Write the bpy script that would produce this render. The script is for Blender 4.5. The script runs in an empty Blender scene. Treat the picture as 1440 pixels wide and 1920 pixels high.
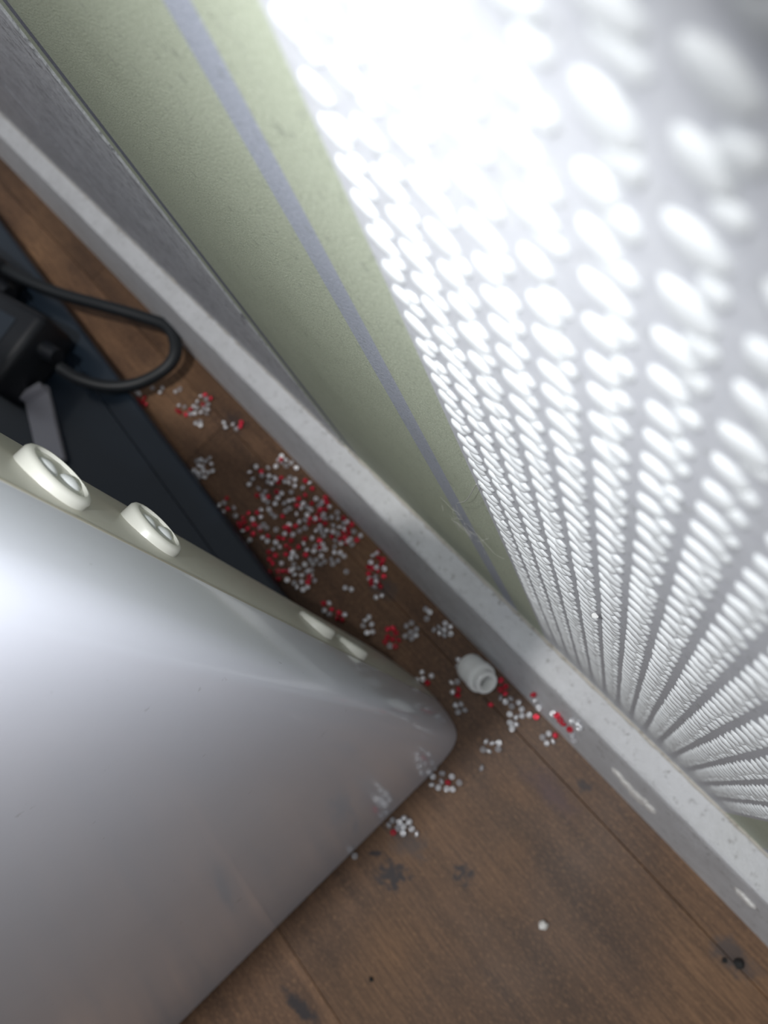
import bpy, bmesh, math, random
from mathutils import Vector, Matrix, noise

random.seed(7)
scene = bpy.context.scene
COL = scene.collection

# ------------------------------------------------------------------ camera
# world: X along the wall, Y away from the wall into the room, Z up, metres
F_PX = 1400.0
CAM = Vector((0.0, 0.0204, 0.33))
IX = Vector((-0.64078889, -0.71669906, -0.27519457))   # image right
IY = Vector((-0.63632184, 0.69636976, -0.33190914))    # image down
IZ = Vector((0.42951614, -0.03757138, -0.90227727))    # view direction
cam_d = bpy.data.cameras.new('camera')
cam = bpy.data.objects.new('camera', cam_d)
COL.objects.link(cam)
M = Matrix.Identity(4)
for i in range(3):
    M[i][0] = IX[i]; M[i][1] = -IY[i]; M[i][2] = -IZ[i]; M[i][3] = CAM[i]
cam.matrix_world = M
cam_d.sensor_fit = 'VERTICAL'
cam_d.sensor_height = 36.0
cam_d.sensor_width = 27.0
cam_d.lens = F_PX / 1920.0 * 36.0
cam_d.clip_start = 0.002
cam_d.clip_end = 50
cam_d.dof.use_dof = True
cam_d.dof.focus_distance = 0.135
cam_d.dof.aperture_fstop = 21.0
scene.camera = cam

# ------------------------------------------------------------------ light
world = bpy.data.worlds.new('world')
scene.world = world
world.use_nodes = True
bg = world.node_tree.nodes['Background']
bg.inputs[0].default_value = (0.86, 0.92, 1.0, 1)
bg.inputs[1].default_value = 0.27

def area(name, loc, aim, size, power, col, shape='DISK'):
    l = bpy.data.lights.new(name, 'AREA')
    l.shape = shape; l.size = size; l.energy = power; l.color = col
    o = bpy.data.objects.new(name, l); COL.objects.link(o)
    o.location = loc
    o.rotation_euler = (Vector(aim) - Vector(loc)).to_track_quat('-Z', 'Y').to_euler()
    return o
# the flash LED of the phone, beside its lens
LED = CAM - IX * 0.026 - IY * 0.004
flash = area('phone_flash_offscreen', LED, LED + IZ, 0.004, 0.066, (0.95, 0.97, 1.0))
flash.data.spread = math.radians(119)
# ceiling lamp of the room, behind the casing
area('ceiling_lamp_offscreen', (0.098, 0.46, 2.2), (0.1, 0.05, 0.1), 0.10, 15, (1.0, 0.98, 0.95))

scene.view_settings.view_transform = 'Standard'
scene.view_settings.look = 'None'
scene.view_settings.exposure = 0.15
scene.view_settings.gamma = 1.0
scene.view_settings.use_curve_mapping = False

# ------------------------------------------------------------------ helpers
def ray(px, py):
    return IX * (px - 720) + IY * (py - 960) + IZ * F_PX
def at(px, py, z=0.0):                      # pixel -> point on the level z
    r = ray(px, py)
    return CAM + r * ((z - CAM.z) / r.z)
def at_y(px, py, yy=0.0):                   # pixel -> point on the plane y
    r = ray(px, py)
    return CAM + r * ((yy - CAM.y) / r.y)
def project(p):
    v = Vector(p) - CAM
    d = v.dot(IZ)
    if d < 0.005: return None
    return 720 + F_PX * v.dot(IX) / d, 960 + F_PX * v.dot(IY) / d, d

def tag(o, label=None, cat=None, group=None, kind=None):
    if label: o['label'] = label
    if cat: o['category'] = cat
    if group: o['group'] = group
    if kind: o['kind'] = kind
    return o
def link(name, me, parent=None):
    o = bpy.data.objects.new(name, me); COL.objects.link(o)
    if parent: o.parent = parent
    return o
def obj(name, bm, mat, parent=None, smooth=False, recalc=True):
    if recalc: bmesh.ops.recalc_face_normals(bm, faces=bm.faces[:])
    me = bpy.data.meshes.new(name); bm.to_mesh(me); bm.free()
    if mat: me.materials.append(mat)
    if smooth:
        me.polygons.foreach_set('use_smooth', [True] * len(me.polygons)); me.set_sharp_from_angle(angle=0.75)
    return link(name, me, parent)
def empty(name, loc=(0, 0, 0)):
    o = bpy.data.objects.new(name, None); COL.objects.link(o); o.location = loc
    o.empty_display_size = 0.01
    return o
def box(bm, x0, x1, y0, y1, z0, z1, bevel=0.0, seg=1):
    vs = [bm.verts.new((x, y, z)) for x in (x0, x1) for y in (y0, y1) for z in (z0, z1)]
    fs = [bm.faces.new([vs[i] for i in f]) for f in ((0,1,3,2),(4,6,7,5),(0,4,5,1),(2,3,7,6),(0,2,6,4),(1,5,7,3))]
    if bevel:
        es = list({e for f in fs for e in f.edges})
        bmesh.ops.bevel(bm, geom=es, offset=bevel, segments=seg, affect='EDGES', profile=0.5)
    return bm
def prism_x(bm, prof, x0, x1, n=1):
    """profile (y,z) list extruded along x in n steps"""
    rings = []
    for k in range(n + 1):
        x = x0 + (x1 - x0) * k / n
        rings.append([bm.verts.new((x, y, z)) for y, z in prof])
    m = len(prof)
    for k in range(n):
        for i in range(m):
            j = (i + 1) % m
            bm.faces.new((rings[k][i], rings[k][j], rings[k+1][j], rings[k+1][i]))
    bm.faces.new(rings[0]); bm.faces.new(rings[-1][::-1])
    return bm
def tube(bm, pts, r, seg=10, taper=None):
    pts = [Vector(p) for p in pts]; rings = []
    up = Vector((0, 0, 1))
    for i, p in enumerate(pts):
        t = (pts[min(i+1, len(pts)-1)] - pts[max(i-1, 0)]).normalized()
        a = t.cross(up)
        if a.length < 1e-4: a = t.cross(Vector((1, 0, 0)))
        a.normalize(); b = t.cross(a)
        rr = r if taper is None else r * taper(i / (len(pts) - 1))
        rings.append([bm.verts.new(p + (a * math.cos(q) + b * math.sin(q)) * rr)
                      for q in [2 * math.pi * k / seg for k in range(seg)]])
    for i in range(len(rings) - 1):
        for k in range(seg):
            j = (k + 1) % seg
            bm.faces.new((rings[i][k], rings[i][j], rings[i+1][j], rings[i+1][k]))
    bm.faces.new(rings[0]); bm.faces.new(rings[-1][::-1])
    return bm
def spline(ctrl, n=12):                     # Catmull-Rom
    c = [Vector(p) for p in ctrl]
    c = [c[0] * 2 - c[1]] + c + [c[-1] * 2 - c[-2]]
    out = []
    for i in range(1, len(c) - 2):
        for k in range(n):
            t = k / n
            out.append(0.5 * ((2 * c[i]) + (c[i+1] - c[i-1]) * t + (2*c[i-1] - 5*c[i] + 4*c[i+1] - c[i+2]) * t*t
                              + (3*c[i] - c[i-1] - 3*c[i+1] + c[i+2]) * t**3))
    out.append(c[-2])
    return out
def lathe(bm, prof, seg=24, mat=None):
    """profile (r,h) turned about local z, then moved by mat"""
    rings = []
    for r, h in prof:
        if r < 1e-7: rings.append([bm.verts.new((0, 0, h))])
        else: rings.append([bm.verts.new((r * math.cos(2*math.pi*k/seg), r * math.sin(2*math.pi*k/seg), h)) for k in range(seg)])
    for a, b in zip(rings, rings[1:]):
        for k in range(seg):
            j = (k + 1) % seg
            if len(a) == 1 and len(b) == 1: continue
            if len(a) == 1: bm.faces.new((a[0], b[k], b[j]))
            elif len(b) == 1: bm.faces.new((a[k], a[j], b[0]))
            else: bm.faces.new((a[k], a[j], b[j], b[k]))
    if mat is not None: bmesh.ops.transform(bm, matrix=mat, verts=bm.verts[:])
    return bm

# ------------------------------------------------------------------ materials
class Mat:
    def __init__(s, name):
        s.m = bpy.data.materials.new(name); s.m.use_nodes = True
        s.t = s.m.node_tree; s.b = s.t.nodes['Principled BSDF']
        s.co = s.t.nodes.new('ShaderNodeTexCoord').outputs['Object']
    def n(s, typ, **kw):
        nd = s.t.nodes.new(typ)
        for k, v in kw.items(): setattr(nd, k, v)
        return nd
    def lk(s, a, b): s.t.links.new(a, b)
    def val(s, inp, v):
        if isinstance(v, (int, float)): inp.default_value = v
        elif isinstance(v, (tuple, list)): inp.default_value = tuple(v) + ((1,) if len(inp.default_value) == 4 and len(v) == 3 else ())
        else: s.lk(v, inp)
    def noise(s, scale, detail=4, rough=0.55, vec=None, dist=0.0):
        nd = s.n('ShaderNodeTexNoise'); nd.inputs['Scale'].default_value = scale
        nd.inputs['Detail'].default_value = detail; nd.inputs['Roughness'].default_value = rough
        nd.inputs['Distortion'].default_value = dist
        s.lk(vec or s.co, nd.inputs['Vector']); return nd.outputs['Fac']
    def map(s, scale=(1, 1, 1), loc=(0, 0, 0), rot=(0, 0, 0), vec=None):
        nd = s.n('ShaderNodeMapping'); s.lk(vec or s.co, nd.inputs[0])
        nd.inputs['Location'].default_value = loc; nd.inputs['Rotation'].default_value = rot; nd.inputs['Scale'].default_value = scale
        return nd.outputs[0]
    def ramp(s, fac, lo, hi, a=0.0, b=1.0):
        nd = s.n('ShaderNodeMapRange'); nd.clamp = True
        s.lk(fac, nd.inputs[0])
        for i, v in zip((1, 2, 3, 4), (lo, hi, a, b)): nd.inputs[i].default_value = v
        return nd.outputs[0]
    def mix(s, fac, a, b, mode='MIX'):
        nd = s.n('ShaderNodeMix', data_type='RGBA', blend_type=mode)
        s.val(nd.inputs[0], fac); s.val(nd.inputs[6], a); s.val(nd.inputs[7], b)
        return nd.outputs[2]
    def math(s, op, a, b=0.0, c=0.0):
        nd = s.n('ShaderNodeMath', operation=op)
        s.val(nd.inputs[0], a); s.val(nd.inputs[1], b); s.val(nd.inputs[2], c)
        return nd.outputs[0]
    def bump(s, h, strength, dist):
        nd = s.n('ShaderNodeBump'); nd.inputs['Strength'].default_value = strength
        nd.inputs['Distance'].default_value = dist; s.lk(h, nd.inputs['Height'])
        s.lk(nd.outputs[0], s.b.inputs['Normal'])
    def out(s, col=None, rough=None, **kw):
        if col is not None: s.val(s.b.inputs['Base Color'], col)
        if rough is not None: s.val(s.b.inputs['Roughness'], rough)
        for k, v in kw.items(): s.val(s.b.inputs[k.replace('_', ' ')], v)
        return s.m

def paper(name, c1, c2, grain=1400, bump=0.5, spark=0.0):
    m = Mat(name)
    n1 = m.noise(grain, 3, 0.7); n2 = m.noise(35, 3)
    col = m.mix(m.ramp(n1, 0.35, 0.68), c1, c2)
    col = m.mix(m.ramp(n2, 0.45, 0.75, 0, 0.25), col, tuple(v * 0.82 for v in c1))
    dirt = m.noise(420, 5, 0.7)
    col = m.mix(m.ramp(dirt, 0.57, 0.68, 0, 0.5), col, (0.16, 0.17, 0.15))
    m.bump(n1, bump, 0.0006)
    return m.out(col, 0.55)
M_green = paper('green_paper', (0.36, 0.40, 0.29), (0.62, 0.66, 0.53), 2300, 0.55)
M_grey = paper('grey_paper', (0.33, 0.36, 0.42), (0.46, 0.48, 0.55), 1700, 0.5)
M_line = paper('dark_line_paper', (0.13, 0.14, 0.18), (0.26, 0.27, 0.33), 1700, 0.5)
M_white = paper('white_paper', (0.53, 0.54, 0.57), (0.59, 0.60, 0.62), 700, 0.1)
def oval_mat():
    m = Mat('embossed_foam')
    n = m.noise(900, 3)
    m.bump(n, 0.15, 0.0003)
    return m.out(m.mix(n, (0.63, 0.65, 0.66), (0.71, 0.73, 0.73)), 0.42)
M_oval = oval_mat()

def paint_mat(name, c, dirt=(0.22, 0.21, 0.20), amount=0.6, stretch=(1, 1, 1), rough=0.5, fine=420, thr=0.54):
    m = Mat(name)
    v = m.map(stretch)
    n1 = m.noise(55, 8, 0.7, v); n2 = m.noise(fine, 5, 0.72, v); n3 = m.noise(1500, 2, 0.6, v)
    col = m.mix(m.ramp(n1, 0.42, 0.70, 0, amount * 0.75), c, tuple(0.5 * (a + b) for a, b in zip(c, dirt)))
    col = m.mix(m.ramp(n2, thr, thr + 0.11, 0, amount), col, dirt)
    h = m.math('ADD', n2, m.math('MULTIPLY', n3, 0.5))
    m.bump(h, 0.6, 0.0010)
    return m.out(col, rough)
M_skirt = paint_mat('skirting_paint', (0.68, 0.69, 0.71), amount=0.62, fine=300, thr=0.57)
M_casing = paint_mat('speckled_casing', (0.66, 0.67, 0.70), (0.17, 0.17, 0.19), 0.85, (1, 1, 0.5), fine=620, thr=0.52)
M_caulk = paint_mat('caulk', (0.60, 0.57, 0.51), (0.28, 0.25, 0.20), 0.8)
M_flake = paint_mat('paint_flake', (0.90, 0.89, 0.86), amount=0.2)
M_plaster = paint_mat('plaster', (0.55, 0.54, 0.52))

def wood(name, tone):
    m = Mat(name)
    geo = m.n('ShaderNodeNewGeometry').outputs['Position']
    v = m.map((9, 95, 9), vec=geo)
    w1 = m.noise(1.0, 6, 0.6, v, 0.6)
    v2 = m.map((60, 900, 60), vec=geo)
    w2 = m.noise(1.0, 3, 0.6, v2)
    big = m.noise(11, 3, 0.5, geo)
    fleck = m.noise(1.0, 2, 0.5, m.map((500, 1500, 500), vec=geo))
    a = tuple(c * tone for c in (0.064, 0.036, 0.023)); b = tuple(c * tone for c in (0.165, 0.090, 0.050))
    c3 = tuple(c * tone for c in (0.29, 0.165, 0.088))
    col = m.mix(m.ramp(w1, 0.30, 0.70), a, b)
    col = m.mix(m.ramp(big, 0.48, 0.70, 0, 0.75), col, c3)
    col = m.mix(m.ramp(w2, 0.42, 0.60, 0, 0.55), col, a)
    col = m.mix(m.ramp(fleck, 0.54, 0.66, 0, 0.45), col, c3)
    # worn, pale and stained places, each with its own shape
    def spot(px, py, rx, ry, ang, c, lo, hi, amt, sc):
        nonlocal col
        p = at(px, py)
        mp = m.n('ShaderNodeMapping'); mp.vector_type = 'TEXTURE'
        m.lk(geo, mp.inputs[0])
        mp.inputs['Location'].default_value = p; mp.inputs['Rotation'].default_value = (0, 0, ang); mp.inputs['Scale'].default_value = (rx, ry, 1)
        ln = m.n('ShaderNodeVectorMath', operation='LENGTH'); m.lk(mp.outputs[0], ln.inputs[0])
        nz = m.noise(sc, 5, 0.65, geo)
        d = m.math('ADD', ln.outputs['Value'], m.math('MULTIPLY', m.math('SUBTRACT', nz, 0.5), 2.2))
        col = m.mix(m.ramp(d, lo, hi, amt, 0), col, c)
    ink = (0.030, 0.026, 0.030); grime = (0.075, 0.062, 0.060)
    spot(735, 1640, 0.012, 0.010, 0.4, ink, 0.30, 0.60, 0.95, 330)
    spot(700, 1600, 0.005, 0.0012, 0.9, ink, 0.5, 0.9, 0.9, 120)
    spot(870, 1640, 0.009, 0.009, 0.4, ink, 0.15, 0.5, 0.9, 300)
    spot(565, 1890, 0.011, 0.0035, 0.25, ink, 0.5, 1.0, 0.95, 260)
    spot(760, 1570, 0.014, 0.008, 0.1, grime, 0.3, 0.9, 0.7, 180)
    spot(1095, 1475, 0.004, 0.003, 0, ink, 0.4, 0.9, 0.8, 300)
    spot(1375, 1795, 0.011, 0.006, 0.1, grime, 0.3, 1.0, 0.85, 150)
    spot(720, 1100, 0.010, 0.006, 0.1, grime, 0.3, 1.0, 0.8, 150)
    spot(440, 790, 0.014, 0.007, 0.1, ink, 0.1, 0.9, 0.6, 200)
    spot(1030, 1480, 0.016, 0.006, 0.0, (0.085, 0.05, 0.055), 0.2, 1.1, 0.7, 120)
    m.bump(m.math('ADD', w2, fleck), 0.15, 0.0002)
    return m.out(col, m.ramp(big, 0.3, 0.7, 0.42, 0.6), Specular_IOR_Level=0.25)
M_wood = wood('laminate_brown', 1.0)
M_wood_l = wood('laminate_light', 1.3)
M_joint = Mat('joint').out((0.13, 0.08, 0.05), 0.8)

def plastic(name, c, rough, coat=0.0, scratch=0.0):
    m = Mat(name)
    n = m.noise(900, 3, 0.6); n2 = m.noise(30, 4)
    col = m.mix(m.ramp(n2, 0.45, 0.8, 0, 0.25), c, tuple(v * 0.88 for v in c))
    if scratch:
        s1 = m.noise(1.0, 4, 0.6, m.map((600, 120, 240), rot=(0.6, 0, 0)))
        col = m.mix(m.ramp(s1, 0.70, 0.74, 0, scratch), col, (0.42, 0.43, 0.45))
    m.bump(n, 0.04, 0.0002)
    return m.out(col, rough, Coat_Weight=coat, Coat_Roughness=0.06)
M_gloss = plastic('glossy_white_plastic', (0.77, 0.79, 0.87), 0.22, 0.7, 0.4)
M_ivory = plastic('ivory_plastic', (0.56, 0.545, 0.47), 0.38, 0.1)
M_bumper = plastic('bumper_plastic', (0.64, 0.635, 0.575), 0.35)
M_dimple = plastic('bumper_dimple', (0.70, 0.72, 0.72), 0.3)
M_seam = plastic('seam', (0.30, 0.28, 0.22), 0.6)
M_foot = plastic('dark_rubber', (0.02, 0.02, 0.022), 0.6)
M_navy = plastic('navy_plastic', (0.014, 0.024, 0.038), 0.35, 0.2)
M_black = plastic('black_plastic', (0.010, 0.012, 0.016), 0.45)
M_cable = plastic('cable_rubber', (0.012, 0.015, 0.018), 0.5)
M_metal = Mat('dull_metal').out((0.55, 0.54, 0.58), 0.4, Metallic=0.1)
M_cap = plastic('white_cap_plastic', (0.80, 0.81, 0.79), 0.35)
M_fluff = Mat('dust').out((0.46, 0.46, 0.42), 0.9)
M_crumb = Mat('crumb').out((0.02, 0.02, 0.02), 0.8)
def glass(name, c, trans):
    m = Mat(name)
    return m.out(c, 0.16, Transmission_Weight=trans, IOR=1.52)
M_clear = glass('clear_glass', (0.92, 0.93, 0.97), 0.72)
M_silver = Mat('silver_lined_glass').out((0.96, 0.97, 1.0), 0.24, Metallic=0.65)
M_redfoil = Mat('foil_lined_red_glass').out((0.92, 0.05, 0.10), 0.24, Metallic=0.6)
M_red = glass('red_glass', (0.80, 0.02, 0.06), 0.55)

# ------------------------------------------------------------------ floor
D = 0.0204                                   # lens to wall
bm = bmesh.new(); box(bm, -0.8, 1.6, -0.1, 1.4, -0.03, -0.0085)
floor = tag(obj('floor', bm, M_joint), 'brown wood laminate floor with scuffs and dark plank joints', None, None, 'structure')
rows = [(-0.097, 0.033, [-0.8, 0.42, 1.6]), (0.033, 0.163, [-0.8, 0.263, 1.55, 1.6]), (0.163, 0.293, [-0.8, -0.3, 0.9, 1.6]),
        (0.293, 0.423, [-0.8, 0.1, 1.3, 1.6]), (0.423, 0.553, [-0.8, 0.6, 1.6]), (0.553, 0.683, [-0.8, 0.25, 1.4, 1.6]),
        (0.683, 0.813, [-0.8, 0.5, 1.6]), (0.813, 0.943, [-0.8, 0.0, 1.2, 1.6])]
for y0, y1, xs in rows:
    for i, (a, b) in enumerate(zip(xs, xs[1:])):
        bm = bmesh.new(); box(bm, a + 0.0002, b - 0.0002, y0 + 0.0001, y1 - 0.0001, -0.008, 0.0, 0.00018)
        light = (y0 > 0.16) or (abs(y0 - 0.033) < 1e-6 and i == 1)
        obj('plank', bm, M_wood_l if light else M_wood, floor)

# ------------------------------------------------------------------ wall
ZL = 0.05
bm = bmesh.new(); box(bm, -0.8, 1.6, -0.1, -0.0008, 0.0, 1.3)
wall = tag(obj('wall_back', bm, M_plaster), 'wall papered in green, grey and white embossed vertical stripes', None, None, 'structure')
def stripe(name, x0, x1, mat, y1=0.0):
    bm = bmesh.new(); box(bm, x0, x1, -0.0008, y1, 0.035, 1.3)
    return obj(name, bm, mat, wall)
WL, WR = 2.46 * D, -1.40 * D
stripe('green_stripe', 2.46 * D, 3.13 * D, M_green)
stripe('grey_stripe', 3.13 * D, 3.49 * D, M_grey)
stripe('green_stripe', 3.49 * D, 7.78 * D, M_green)
stripe('dark_line_stripe', 7.78 * D, 8.02 * D, M_line)
stripe('green_stripe', 8.02 * D, 9.3 * D, M_green)
white = stripe('white_stripe', WR, WL, M_white)
x = WR
for nm, w, mt in [('green_stripe', 0.67, M_green), ('grey_stripe', 0.36, M_grey), ('green_stripe', 4.29, M_green), ('dark_line_stripe', 0.24, M_line),
                  ('green_stripe', 4.29, M_green), ('grey_stripe', 0.36, M_grey), ('green_stripe', 0.67, M_green), ('white_stripe', 3.86, M_white),
                  ('green_stripe', 0.67, M_green), ('grey_stripe', 0.36, M_grey), ('green_stripe', 20, M_green)]:
    stripe(nm, max(x - w * D, -0.8), x, mt); x -= w * D

# embossed ovals: two staggered rows in each narrow column of the white stripe
def oval_mesh(k):
    rnd = random.Random(k)
    bm = bmesh.new(); seg = 14; skew = rnd.uniform(-0.1, 0.1); tip = rnd.uniform(0.25, 0.55)
    rings = []
    for rr, hh in ((1.0, 0.0), (0.97, 0.35), (0.82, 0.72), (0.5, 0.95)):
        ring = []
        for q in range(seg):
            t = 2 * math.pi * q / seg
            xx = math.cos(t) * rr; zz = math.sin(t) * rr * (1 - tip * max(0, math.cos(t)) ** 2)
            ring.append(bm.verts.new((0.5 * xx, hh, 0.5 * (zz + skew * xx))))
        rings.append(ring)
    top = bm.verts.new((0, 1.0, 0))
    for a, b in zip(rings, rings[1:]):
        for q in range(seg):
            j = (q + 1) % seg; bm.faces.new((a[q], b[q], b[j], a[j]))
    for q in range(seg): bm.faces.new((rings[-1][q], top, rings[-1][(q + 1) % seg]))
    bmesh.ops.recalc_face_normals(bm, faces=bm.faces[:])
    me = bpy.data.meshes.new('embossed_oval'); bm.to_mesh(me); bm.free()
    me.materials.append(M_oval)
    me.polygons.foreach_set('use_smooth', [True] * len(me.polygons))
    return me
OV = [oval_mesh(k) for k in range(8)]
NC = 14
pitch = (WL - WR - 0.0016) / NC
inst = []
for c in range(NC):
    xc = WL - 0.0012 - pitch * (c + 0.5)      # +x is towards the green stripe
    z = 0.052 + random.random() * 0.004
    while z < 0.62:
        step = random.uniform(0.0039, 0.0053)
        relief = 0.00072 * min(1.0, max(0.18, (z - 0.05) / 0.075))
        w = pitch * random.uniform(0.60, 0.86)
        inst.append((xc + pitch * 0.42 - w * 0.44, z, w, step * random.uniform(0.40, 0.54), relief))
        w2 = pitch * random.uniform(0.40, 0.66)
        inst.append((xc - pitch * 0.38 + w2 * 0.44, z - step * random.uniform(0.25, 0.6), w2, step * random.uniform(0.34, 0.50), relief * 0.85))
        if random.random() < 0.3:
            inst.append((xc - pitch * random.uniform(0.02, 0.14), z - step * 0.45, pitch * 0.2, step * 0.3, relief * 0.6))
        z += step
def score(t):
    p = project((t[0], 0, t[1]))
    if p is None or not (-20 < p[0] < 1460 and -20 < p[1] < 1940): return 0
    return t[2] / p[2]
inst = [t for t in inst if t[1] - t[3] / 2 > 0.0505]
inst.sort(key=score, reverse=True)
verts, faces = [], []
for i, (xx, zz, w, hh, rel) in enumerate(inst):
    me = OV[random.randrange(len(OV))]
    rot = random.uniform(-0.62, -0.32)
    if i < 300:
        o = link('embossed_oval', me, white)
        o.location = (xx, -0.0001, zz); o.scale = (w, rel, hh); o.rotation_euler = (0, rot, 0)
    else:
        R = Matrix.Rotation(rot, 3, 'Y'); base = len(verts)
        for v in me.vertices:
            p = R @ Vector((v.co.x * w, v.co.y * rel, v.co.z * hh)); verts.append((p.x + xx, p.y - 0.0001, p.z + zz))
        faces += [tuple(base + q for q in f.vertices) for f in me.polygons]
me = bpy.data.meshes.new('embossed_oval_field'); me.from_pydata(verts, [], faces); me.materials.append(M_oval)
me.polygons.foreach_set('use_smooth', [True] * len(me.polygons))
tag(link('embossed_oval_field', me, white), kind='stuff')

# vertical casing board and the dark panel past its groove
bm = bmesh.new(); box(bm, 8.54 * (D - 0.0006), 15.4 * (D - 0.0006), -0.0008, 0.0006, 0.04, 1.3, 0.0002, 1)
casing = tag(obj('trim_1', bm, M_casing), 'speckled grey vertical casing board standing on the skirting', None, None, 'structure')
bm = bmesh.new(); box(bm, 15.75 * (D - 0.0005), 1.6, -0.0008, 0.0005, 0.04, 1.3, 0.0005)
tag(obj('wall_side_panel', bm, M_casing), 'narrow painted wall panel past the speckled casing board', None, None, 'structure')

# skirting board: sloping front, worn ledge, bead of caulk
prof = [(-0.0008, 0.0)]
prof += [(0.0203, 0.0), (0.0116, 0.0472), (0.0109, 0.0493), (0.0098, 0.0500), (-0.0008, 0.0505)]
bm = bmesh.new(); prism_x(bm, prof, -0.8, 1.6, 480)
for v in bm.verts:
    if v.co.z > 0.03:
        n = noise.noise(Vector((v.co.x * 60, v.co.y * 300, 3.1)))
        v.co.z += 0.0004 * n; v.co.y += 0.0003 * noise.noise(Vector((v.co.x * 45, 1.7, v.co.z * 200)))
skirt = tag(obj('baseboard_back', bm, M_skirt), 'worn white painted skirting board with sloping front under the wallpaper', None, None, 'structure')
bm = bmesh.new()
pts = []
for k in range(700):
    xx = -0.6 + k * 0.0025
    pts.append((xx, 0.0003 + 0.0004 * noise.noise(Vector((xx * 200, 0, 0))), 0.0507 + 0.0006 * noise.noise(Vector((xx * 150, 5, 0)))))
tube(bm, pts, 0.0011, 6, lambda t: 0.75 + 0.5 * noise.noise(Vector((t * 500, 2, 9))))
obj('caulk_bead', bm, M_caulk, skirt, True)
def flake(px, py, L, W, ang, seed):
    rnd = random.Random(seed); bm = bmesh.new(); n = 11
    ring = [bm.verts.new((math.cos(2*math.pi*k/n) * L * rnd.uniform(0.5, 0.75), math.sin(2*math.pi*k/n) * W * rnd.uniform(0.4, 0.8), 0)) for k in range(n)]
    f = bm.faces.new(ring)
    r = bmesh.ops.extrude_face_region(bm, geom=[f])
    for v in r['geom']:
        if isinstance(v, bmesh.types.BMVert): v.co.z += 0.0009; v.co.xy *= 0.6
    o = obj('paint_flake', bm, M_flake, skirt)
    # the plane of the sloping front face
    nrm = Vector((0, 0.0472, 0.0087)).normalized(); p0 = Vector((0, 0.0203, 0))
    r = ray(px, py); p = CAM + r * ((p0 - CAM).dot(nrm) / r.dot(nrm))
    ax = Vector((math.cos(ang), 0, 0)) + Vector((0, -0.16, 0.987)) * math.sin(ang)
    ax.normalize(); ay = nrm.cross(ax)
    o.matrix_world = Matrix((ax, ay, nrm)).transposed().to_4x4(); o.location = p
for i, a in enumerate([(1160, 1452, 0.005, 0.004, 0.0), (1175, 1470, 0.006, 0.006, 0.05), (1190, 1488, 0.006, 0.009, 0), (1203, 1500, 0.004, 0.010, 0.2), (1218, 1513, 0.005, 0.006, 0),
                       (1395, 1680, 0.006, 0.004, 0), (1405, 1691, 0.004, 0.004, 0)]): flake(*a, i)

# ------------------------------------------------------------------ glossy casing
root = tag(empty('plastic_casing', (0.10, 0.15, 0)), 'tall glossy white plastic casing with ivory back and round bumpers, standing on the laminate', 'appliance')
O = root.location
HT = 0.315
plan = [(0.0525, 0.52), (0.0525, 0.40), (0.0525, 0.30), (0.0525, 0.24), (0.0525, 0.18), (0.0525, 0.13), (0.0525, 0.095), (0.0525, 0.075), (0.0526, 0.068), (0.0529, 0.0625), (0.0535, 0.0583), (0.0546, 0.0550),
        (0.0563, 0.0526), (0.0590, 0.0508), (0.0625, 0.0498), (0.0670, 0.0491), (0.0715, 0.0487), (0.0736, 0.0486)]
back = [(0.0740, 0.0486), (0.080, 0.0487), (0.088, 0.0496), (0.096, 0.0511), (0.104, 0.0529), (0.110, 0.0546), (0.116, 0.0572), (0.121, 0.0607), (0.124, 0.066)]
plan = [(v.x, v.y) for v in spline([(a, b, 0) for a, b in plan], 4)]
back = [(v.x, v.y) for v in spline([(a, b, 0) for a, b in back], 3)]
rest = [(0.1255, 0.075), (0.126, 0.12), (0.126, 0.52)]
shade_wing = [(0.118, 0.0660), (0.15, 0.0745), (0.20, 0.0920), (0.28, 0.1190), (0.36, 0.1465), (0.44, 0.1760), (0.47, 0.190), (0.48, 0.21), (0.48, 0.52), (0.118, 0.52)]  # added casing extension, hidden from the camera, keeps room light out of the gap
def shell(bm, line, z0, z1, closed=False, nz=14, round_r=0.0):
    cols = []
    for (xx, yy) in line:
        col = []
        for k in range(nz + 1):
            t = k / nz; z = z0 + (z1 - z0) * t
            cx, cy = 0.09, 0.20
            ins = 0.0
            if round_r and z - z0 < round_r:
                u = 1 - (z - z0) / round_r; ins = round_r * (1 - math.sqrt(max(0, 1 - u * u)))
            d = Vector((cx - xx, cy - yy, 0)); d.normalize()
            col.append(bm.verts.new((xx + d.x * ins - O.x, yy + d.y * ins - O.y, z)))
        cols.append(col)
    m = len(cols)
    for i in range(m if closed else m - 1):
        a, b = cols[i], cols[(i + 1) % m]
        for k in range(nz): bm.faces.new((a[k], b[k], b[k+1], a[k+1]))
    return cols
def dedge(n): return n
bm = bmesh.new()
cols = shell(bm, plan + [(0.0740, 0.0490), (0.088, 0.0500), (0.104, 0.0533), (0.1155, 0.0576), (0.1205, 0.0611), (0.1235, 0.0664)] + rest, 0.0028, HT, True)
bm.faces.new([c[0] for c in cols]); bm.faces.new([c[-1] for c in cols][::-1])
obj('body', bm, M_gloss, root, True)
bm = bmesh.new()
cols = shell(bm, shade_wing, 0.016, HT, True)
bm.faces.new([c[0] for c in cols]); bm.faces.new([c[-1] for c in cols][::-1])
obj('unseen_shade_body', bm, M_gloss, root, True)
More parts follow.
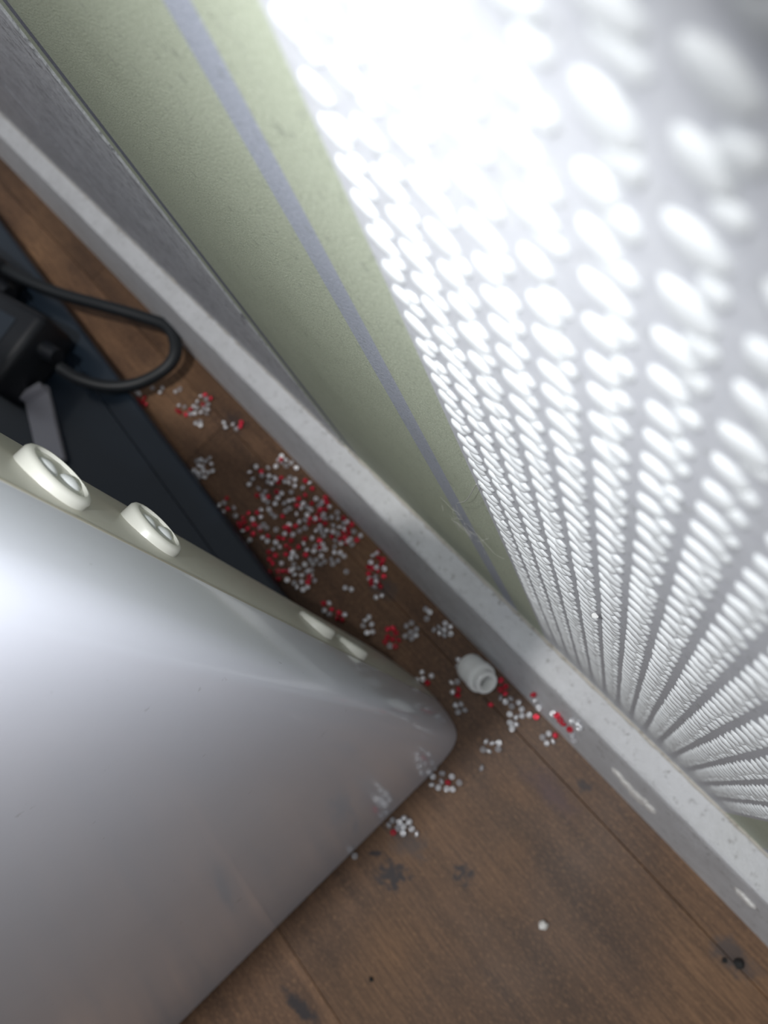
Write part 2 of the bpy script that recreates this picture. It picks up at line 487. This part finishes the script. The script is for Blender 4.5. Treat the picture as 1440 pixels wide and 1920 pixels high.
# ivory back panel, a curved sheet laid over the body
bm = bmesh.new()
nz = 40; outer, inner = [], []
for (xx, yy) in back:
    for dst, off in ((outer, 0.0), (inner, 0.0006)):
        dst.append([bm.verts.new((xx - O.x, yy + off - O.y, 0.002 + (HT - 0.003 - 0.002) * k / nz)) for k in range(nz + 1)])
for cset in (outer, inner):
    for a, b in zip(cset, cset[1:]):
        for k in range(nz): bm.faces.new((a[k], b[k], b[k+1], a[k+1]))
for a, b in ((outer[0], inner[0]), (outer[-1], inner[-1])):
    for k in range(nz): bm.faces.new((a[k], b[k], b[k+1], a[k+1]))
for i in range(len(back) - 1):
    for k in (0, nz): bm.faces.new((outer[i][k], outer[i+1][k], inner[i+1][k], inner[i][k]))
obj('back_panel', bm, M_ivory, root, True)
bm = bmesh.new(); tube(bm, [(0.0738 - O.x, 0.0486 - O.y, z * 0.01 + 0.003) for z in range(40)], 0.00022, 6)
obj('seam', bm, M_seam, root, True)
bm = bmesh.new()
cols = shell(bm, [(xx + 0.0030, yy + 0.0030) for xx, yy in plan + back] + rest, 0.0, 0.0029, True, 1)
bm.faces.new([c[0] for c in cols]); bm.faces.new([c[-1] for c in cols][::-1])
obj('base_gasket', bm, M_foot, root)
# round bumpers, each with two dimples
bn = Vector((0.06, -0.998, 0.0)).normalized()
def bumper(px, py, r=0.0063, t=0.0026, bn=Vector((-0.04, -0.9992, 0))):
    q = at_y(px, py, 0.0466); xc, z = q.x, q.z; yc = 0.0492
    zax = bn; xax = Vector((-bn.y, bn.x, 0)); yax = zax.cross(xax)
    mt = Matrix((xax, yax, zax)).transposed().to_4x4(); mt.translation = Vector((xc, yc, z)) - O
    bm = bmesh.new()
    lathe(bm, [(0, -0.0008), (r, -0.0008), (r, t - 0.0008), (r - 0.0003, t - 0.0003), (r - 0.0009, t), (r - 0.0012, t), (r - 0.0015, t - 0.0005), (0, t - 0.0008)], 40, mt)
    b = obj('bumper', bm, M_bumper, root, True)
    m = b.data; m.polygons.foreach_set('use_smooth', [True] * len(m.polygons))
    for s in (-1, 1):
        bm = bmesh.new()
        lathe(bm, [(0, 0.0008), (0.0009, 0.0006), (0.0016, 0.0003), (0.0020, -0.0002), (0.0020, -0.0005), (0, -0.0005)], 18,
              mt @ Matrix.Translation((s * 0.0006, s * 0.0022, t - 0.0006)))
        obj('dimple', bm, M_dimple, b, True)
for px, py in ((116, 884), (298, 984)): bumper(px, py)
for px, py in ((603, 1163), (666, 1205)): bumper(px, py, 0.0060, 0.0020, Vector((0.26, -0.966, 0)))

# ------------------------------------------------------------------ dark things behind the casing
board = tag(empty('floor_board', (0.35, 0.12, 0)), 'dark navy flat plastic board lying on the floor behind the casing', 'board')
O2 = board.location
e0 = at(455, 1015, 0.010); e1 = at(50, 480, 0.010)
dirv = (e1 - e0).normalized(); nv = Vector((-dirv.y, dirv.x, 0)) if dirv.x > 0 else Vector((dirv.y, -dirv.x, 0))
if nv.y < 0: nv = -nv
def rect(bm, p, u, lu, v, lv, z0, z1, bevel, Oo, seg=2):
    cs = [p, p + u * lu, p + u * lu + v * lv, p + v * lv]
    lo = [bm.verts.new((c.x - Oo.x, c.y - Oo.y, z0)) for c in cs]; hi = [bm.verts.new((c.x - Oo.x, c.y - Oo.y, z1)) for c in cs]
    bm.faces.new(lo[::-1]); bm.faces.new(hi)
    for i in range(4): bm.faces.new((lo[i], lo[(i+1) % 4], hi[(i+1) % 4], hi[i]))
    if bevel: bmesh.ops.bevel(bm, geom=bm.edges[:], offset=bevel, segments=seg, affect='EDGES', profile=0.5)
st = e0 - dirv * 0.05
bm = bmesh.new(); rect(bm, st, dirv, 0.42, nv, 0.14, 0.0, 0.010, 0.002, O2); obj('plate', bm, M_navy, board)
bm = bmesh.new(); rect(bm, st + dirv * 0.015 + nv * 0.015, dirv, 0.39, nv, 0.11, 0.0095, 0.0112, 0.0005, O2); obj('inset_panel', bm, M_navy, board)

g = at(85, 790, 0.0112)
br = tag(empty('metal_bracket', (g.x, g.y, 0.0112)), 'short dull grey metal strip lying on the navy board', 'bracket')
u = (at(70, 742, 0.0112) - at(95, 850, 0.0112)); L = u.length; u.normalize(); v = Vector((-u.y, u.x, 0))
bm = bmesh.new(); rect(bm, Vector((-0, 0, 0)) - u * (L / 2 + 0.012) - v * 0.008, u, L + 0.012, v, 0.016, 0, 0.004, 0.0008, Vector((0, 0, 0)), 1); obj('plate', bm, M_metal, br)
bm = bmesh.new(); rect(bm, Vector((0, 0, 0)) + u * (L / 2 - 0.006) - v * 0.008, u, 0.004, v, 0.016, 0.0035, 0.010, 0.0006, Vector((0, 0, 0)), 1); obj('upturned_end', bm, M_metal, br)

def adapter(px, py, ang, sx, sy, sz, label):
    p = at(px, py, 0.0112)
    a = tag(empty('power_adapter', (p.x, p.y, 0.0112)), label, 'adapter')
    a.rotation_euler = (0, 0, ang)
    bm = bmesh.new(); box(bm, -sx/2, sx/2, -sy/2, sy/2, 0, sz, 0.005, 3); obj('body', bm, M_black, a, True)
    bm = bmesh.new(); lathe(bm, [(0, 0), (0.0058, 0), (0.0052, 0.006), (0.0046, 0.012), (0, 0.012)], 14,
                            Matrix.Translation((-sx/2 + 0.001, -sy*0.2, sz*0.5)) @ Matrix.Rotation(-math.pi/2, 4, 'Y'))
    obj('strain_relief', bm, M_black, a, True)
    bm = bmesh.new(); box(bm, -sx*0.25, sx*0.25, -sy*0.3, sy*0.3, sz - 0.0004, sz + 0.0006, 0.0003); obj('top_label', bm, M_navy, a)
    return a
adapter(40, 672, 0.25, 0.062, 0.052, 0.030, 'black plug-in power adapter on the navy board with cable leaving it')
adapter(-25, 545, 0.1, 0.055, 0.045, 0.028, 'black power adapter farther along the navy board, past the cable loop')
cp = [(112, 690, .026), (150, 712, .022), (205, 725, .016), (262, 718, .012), (312, 690, .012), (330, 655, .013), (316, 615, .014), (268, 595, .016), (200, 575, .020), (120, 553, .024), (60, 530, .028), (10, 505, .030)]
pts = spline([at(*c) for c in cp], 10)
bm = bmesh.new(); tube(bm, pts, 0.0036, 12)
tag(obj('power_cable', bm, M_cable, None, True), 'black rubber power cable bent in a loop beside the skirting', 'cable')

# ------------------------------------------------------------------ white plastic cap among the beads
p = at(897, 1266, 0.0101)
cap = tag(empty('plastic_fitting', (p.x, p.y, 0)), 'small white plastic fitting with open end lying against the skirting', 'fitting')
axd = (at(925, 1293, 0.0065) - at(868, 1240, 0.0065)).normalized()
zax = (axd * 0.80 + Vector((0, 0, 0.60))).normalized(); xax = zax.cross(Vector((0, 0, 1))).normalized(); yax = zax.cross(xax)
mt = Matrix((xax, yax, zax)).transposed().to_4x4(); mt.translation = Vector((0, 0, 0.0101))
bm = bmesh.new(); lathe(bm, [(0, -0.0085), (0.0052, -0.0085), (0.0060, -0.0080), (0.0062, -0.0070), (0.0062, -0.0005), (0.0058, 0.0), (0, 0.0)], 28, mt); obj('body', bm, M_cap, cap, True)
bm = bmesh.new(); lathe(bm, [(0.0045, -0.0002), (0.0066, 0.0), (0.0066, 0.0028), (0.0062, 0.0034), (0.0045, 0.0034), (0.0045, -0.0002)], 28, mt); obj('flange_ring', bm, M_cap, cap, True)
bm = bmesh.new(); lathe(bm, [(0.0030, 0.0030), (0.0050, 0.0032), (0.0050, 0.0070), (0.0046, 0.0074), (0.0033, 0.0074), (0.0030, 0.0070), (0.0030, 0.0030)], 24, mt); obj('nozzle', bm, M_cap, cap, True)

# ------------------------------------------------------------------ beads
def bead_mesh(mat, R=0.00082, r=0.00050, n=16, m=8):
    bm = bmesh.new(); vs = []
    for i in range(n):
        a = 2 * math.pi * i / n
        vs.append([bm.verts.new(((R + r * math.cos(2*math.pi*j/m)) * math.cos(a), (R + r * math.cos(2*math.pi*j/m)) * math.sin(a), 1.35 * r * math.sin(2*math.pi*j/m))) for j in range(m)])
    for i in range(n):
        for j in range(m): bm.faces.new((vs[i][j], vs[(i+1) % n][j], vs[(i+1) % n][(j+1) % m], vs[i][(j+1) % m]))
    bmesh.ops.recalc_face_normals(bm, faces=bm.faces[:])
    me = bpy.data.meshes.new('glass_bead'); bm.to_mesh(me); bm.free(); me.materials.append(mat)
    me.polygons.foreach_set('use_smooth', [True] * len(me.polygons))
    return me
B_CLEAR, B_RED, B_SILVER, B_FOIL = bead_mesh(M_clear), bead_mesh(M_red), bead_mesh(M_silver), bead_mesh(M_redfoil)
BR = 0.00132
placed = []
def bead(p, red, where, z=None):
    o = link('red_glass_bead' if red else 'clear_glass_bead', (B_FOIL if random.random() < 0.45 else B_RED) if red else (B_SILVER if random.random() < 0.6 else B_CLEAR))
    o.location = (p.x, p.y, BR * 0.98 if z is None else z)
    o.rotation_euler = (random.uniform(-0.7, 0.7) + (1.57 if random.random() < 0.35 else 0), random.uniform(-0.7, 0.7), random.uniform(0, 3.14))
    tag(o, ('red' if red else 'clear') + ' glass seed bead ' + where, 'bead', ('red' if red else 'clear') + ' beads ' + where)
    placed.append((p.x, p.y))
def free(p, dmin=0.00245):
    return all((p.x - a) ** 2 + (p.y - b) ** 2 > dmin * dmin for a, b in placed)
def on_floor_ok(p):
    return p.y > 0.0222
def scatter(px, py, rx, ry, n, red_frac, where, ang=0.0):
    k = 0; tries = 0
    while k < n and tries < n * 60:
        tries += 1
        a = random.uniform(0, 6.283); q = math.sqrt(random.random())
        dx, dy = rx * q * math.cos(a), ry * q * math.sin(a)
        p = at(px + dx * math.cos(ang) - dy * math.sin(ang), py + dx * math.sin(ang) + dy * math.cos(ang), BR)
        if on_floor_ok(p) and free(p):
            bead(p, random.random() < red_frac, where); k += 1
H1 = 'in the large spill, against the navy board edge'
H2 = 'in the large spill, close to the skirting'
H3 = 'in the middle of the large spill'
H4 = 'in the large spill, hard against the casing back'
for a in [(470, 990, 42, 30, 24, .55, H1), (540, 930, 66, 42, 46, .22, H3), (500, 895, 40, 25, 10, .3, H3), (610, 965, 40, 35, 28, .35, H2), (650, 1000, 30, 26, 20, .55, H2),
          (560, 1010, 60, 35, 34, .3, H3), (590, 1040, 60, 22, 16, .05, H3), (565, 1080, 28, 28, 17, .12, H4), (515, 1060, 20, 30, 9, .6, H4), (705, 1070, 16, 38, 20, .75, H2), (425, 960, 18, 28, 7, .1, H1),
          (560, 860, 40, 20, 7, .1, H2)]:
    scatter(*a)
low = list(placed); upper = []
for k in range(400):                         # a second layer, resting on the beads below
    if len(upper) >= 44: break
    b0 = random.choice(low); p = Vector((b0[0] + random.uniform(-.0012, .0012), b0[1] + random.uniform(-.0012, .0012), 0))
    near = sum((p.x - a) ** 2 + (p.y - b) ** 2 < 0.0026 ** 2 for a, b in low)
    if near >= 3 and all((p - q).length > 0.0026 for q in upper):
        upper.append(p); bead(p, random.random() < 0.35, 'on top of others in the large spill', BR * 0.98 + 0.0019)
S = 'in a small clump beside the black cable loop'
for a in [(265, 765, 14, 24, 9, .8), (245, 738, 16, 6, 5, .1), (310, 730, 30, 8, 5, 0), (345, 768, 16, 10, 6, .3), (383, 750, 14, 10, 7, .6), (372, 770, 22, 9, 8, 0), (372, 795, 10, 6, 3, 0),
          (440, 797, 22, 12, 6, .1)]:
    scatter(*a[:6], S)
scatter(382, 875, 20, 20, 14, 0, 'in a round clump alone beside the navy board')
S = 'on the bare laminate between the spill and the white plastic fitting'
for a in [(652, 1105, 8, 6, 2, 0), (712, 1118, 8, 5, 3, 0), (648, 1072, 6, 8, 2, 0), (690, 1175, 12, 20, 10, 0), (735, 1195, 18, 18, 9, .8), (770, 1180, 14, 20, 10, 0), (803, 1145, 8, 6, 4, .5),
          (800, 1160, 8, 6, 3, 0), (835, 1180, 24, 12, 8, .05), (795, 1272, 16, 12, 10, .35), (615, 1140, 14, 12, 5, .6), (640, 1155, 10, 8, 4, .2)]:
    scatter(*a[:6], S)
S = 'gathered around the white plastic fitting'
for a in [(856, 1245, 6, 12, 4, 0), (853, 1290, 12, 16, 8, .6), (864, 1328, 14, 8, 5, 0), (922, 1324, 5, 5, 1, 1), (945, 1285, 12, 16, 8, .9), (948, 1310, 10, 8, 4, 0), (970, 1330, 16, 24, 10, .1), (962, 1360, 14, 12, 8, 0),
          (1000, 1340, 8, 8, 4, .4)]:
    scatter(*a[:6], S)
S = 'on open laminate between casing corner and skirting'
for a in [(920, 1400, 19, 13, 11, 0), (904, 1444, 3, 5, 2, .5), (1030, 1385, 16, 10, 7, .1)]: scatter(*a[:6], S)
S = 'at the foot of the glossy casing side'
for a in [(835, 1465, 28, 17, 16, .08), (812, 1440, 6, 6, 2, .3), (750, 1548, 26, 16, 16, .03), (785, 1560, 6, 4, 2, 0), (668, 1605, 4, 4, 2, 0)]: scatter(*a[:6], S)
S = 'stuck to the sloping front of the skirting'
nrm = Vector((0, 0.0472, 0.0087)).normalized(); p0 = Vector((0, 0.0203, 0)) + nrm * 0.00128
for px, py, red in [(1037, 1338, 0), (1044, 1342, 1), (1050, 1350, 1), (1056, 1358, 1), (1068, 1368, 1), (1072, 1352, 0), (1082, 1357, 0), (1086, 1364, 0), (1072, 1378, 0), (1077, 1388, 0), (1000, 1303, 1), (1003, 1314, 0), (1010, 1327, 0)]:
    r = ray(px, py); p = CAM + r * ((p0 - CAM).dot(nrm) / r.dot(nrm))
    if p.z > 0.0013: bead(p, red, S, p.z)
    elif free(at(px, py, BR)): bead(at(px, py, BR), red, S)

# ------------------------------------------------------------------ dust and crumbs
def hair(bm, p, q, sag, r=0.00006):
    m = (p + q) / 2 + sag
    tube(bm, spline([p, m, q], 8), r, 4)
bm = bmesh.new()
hair(bm, at_y(858, 943, 0.0012), at_y(893, 908, 0.0014), Vector((0.0, 0.0004, -0.0022)), 0.00009)
tag(obj('dust_fibre', bm, M_fluff), 'single pale curved fibre stuck on the green wallpaper', 'fibre')
bm = bmesh.new()
c = at_y(885, 985, 0.0)
for k in range(45):
    p = c + Vector((random.gauss(0, 0.0022), 0, random.gauss(0, 0.006))); p.y = random.uniform(0.0002, 0.0022)
    q = p + Vector((random.gauss(0, 0.003), random.gauss(0, 0.0008), random.gauss(0, 0.006))); q.y = max(0.0002, q.y)
    hair(bm, p, q, Vector((random.gauss(0, 0.0015), abs(random.gauss(0, 0.0008)), random.gauss(0, 0.003))), 0.000022)
tag(obj('dust_tuft', bm, M_fluff), 'wispy grey dust tuft clinging to wallpaper above the skirting', 'dust', None, 'stuff')
bm = bmesh.new()
tube(bm, [at_y(1108, 1153, 0.0013), at_y(1114, 1154, 0.0016), at_y(1121, 1157, 0.0013)], 0.0005, 6, lambda t: 0.4 + 1.2 * t * (1 - t) * 2)
tag(obj('lint_speck', bm, M_cap, None, True), 'tiny white lint speck stuck on the embossed white stripe', 'lint')
def crumb(px, py, r, mat, label, name, group=None, z=None):
    bm = bmesh.new(); bmesh.ops.create_icosphere(bm, subdivisions=2, radius=r)
    s = random.random() * 50
    for v in bm.verts: v.co *= 1 + 0.45 * noise.noise(v.co / r * 1.3 + Vector((s, s, s)))
    zmin = min(v.co.z for v in bm.verts)
    o = obj(name, bm, mat); p = at(px, py, 0); o.location = (p.x, p.y, -zmin)
    tag(o, label, 'crumb', group)
crumb(1019, 1733, 0.0017, M_flake, 'small pale paint crumb lying on open brown laminate', 'paint_crumb')
crumb(1383, 1805, 0.0018, M_crumb, 'larger black crumb on the grimy laminate beside the skirting', 'black_crumb')
crumb(1358, 1800, 0.0009, M_crumb, 'tiny black crumb next to the larger black crumb', 'black_crumb')
crumb(697, 1836, 0.0009, M_crumb, 'tiny black crumb on open laminate near the casing side', 'black_crumb')
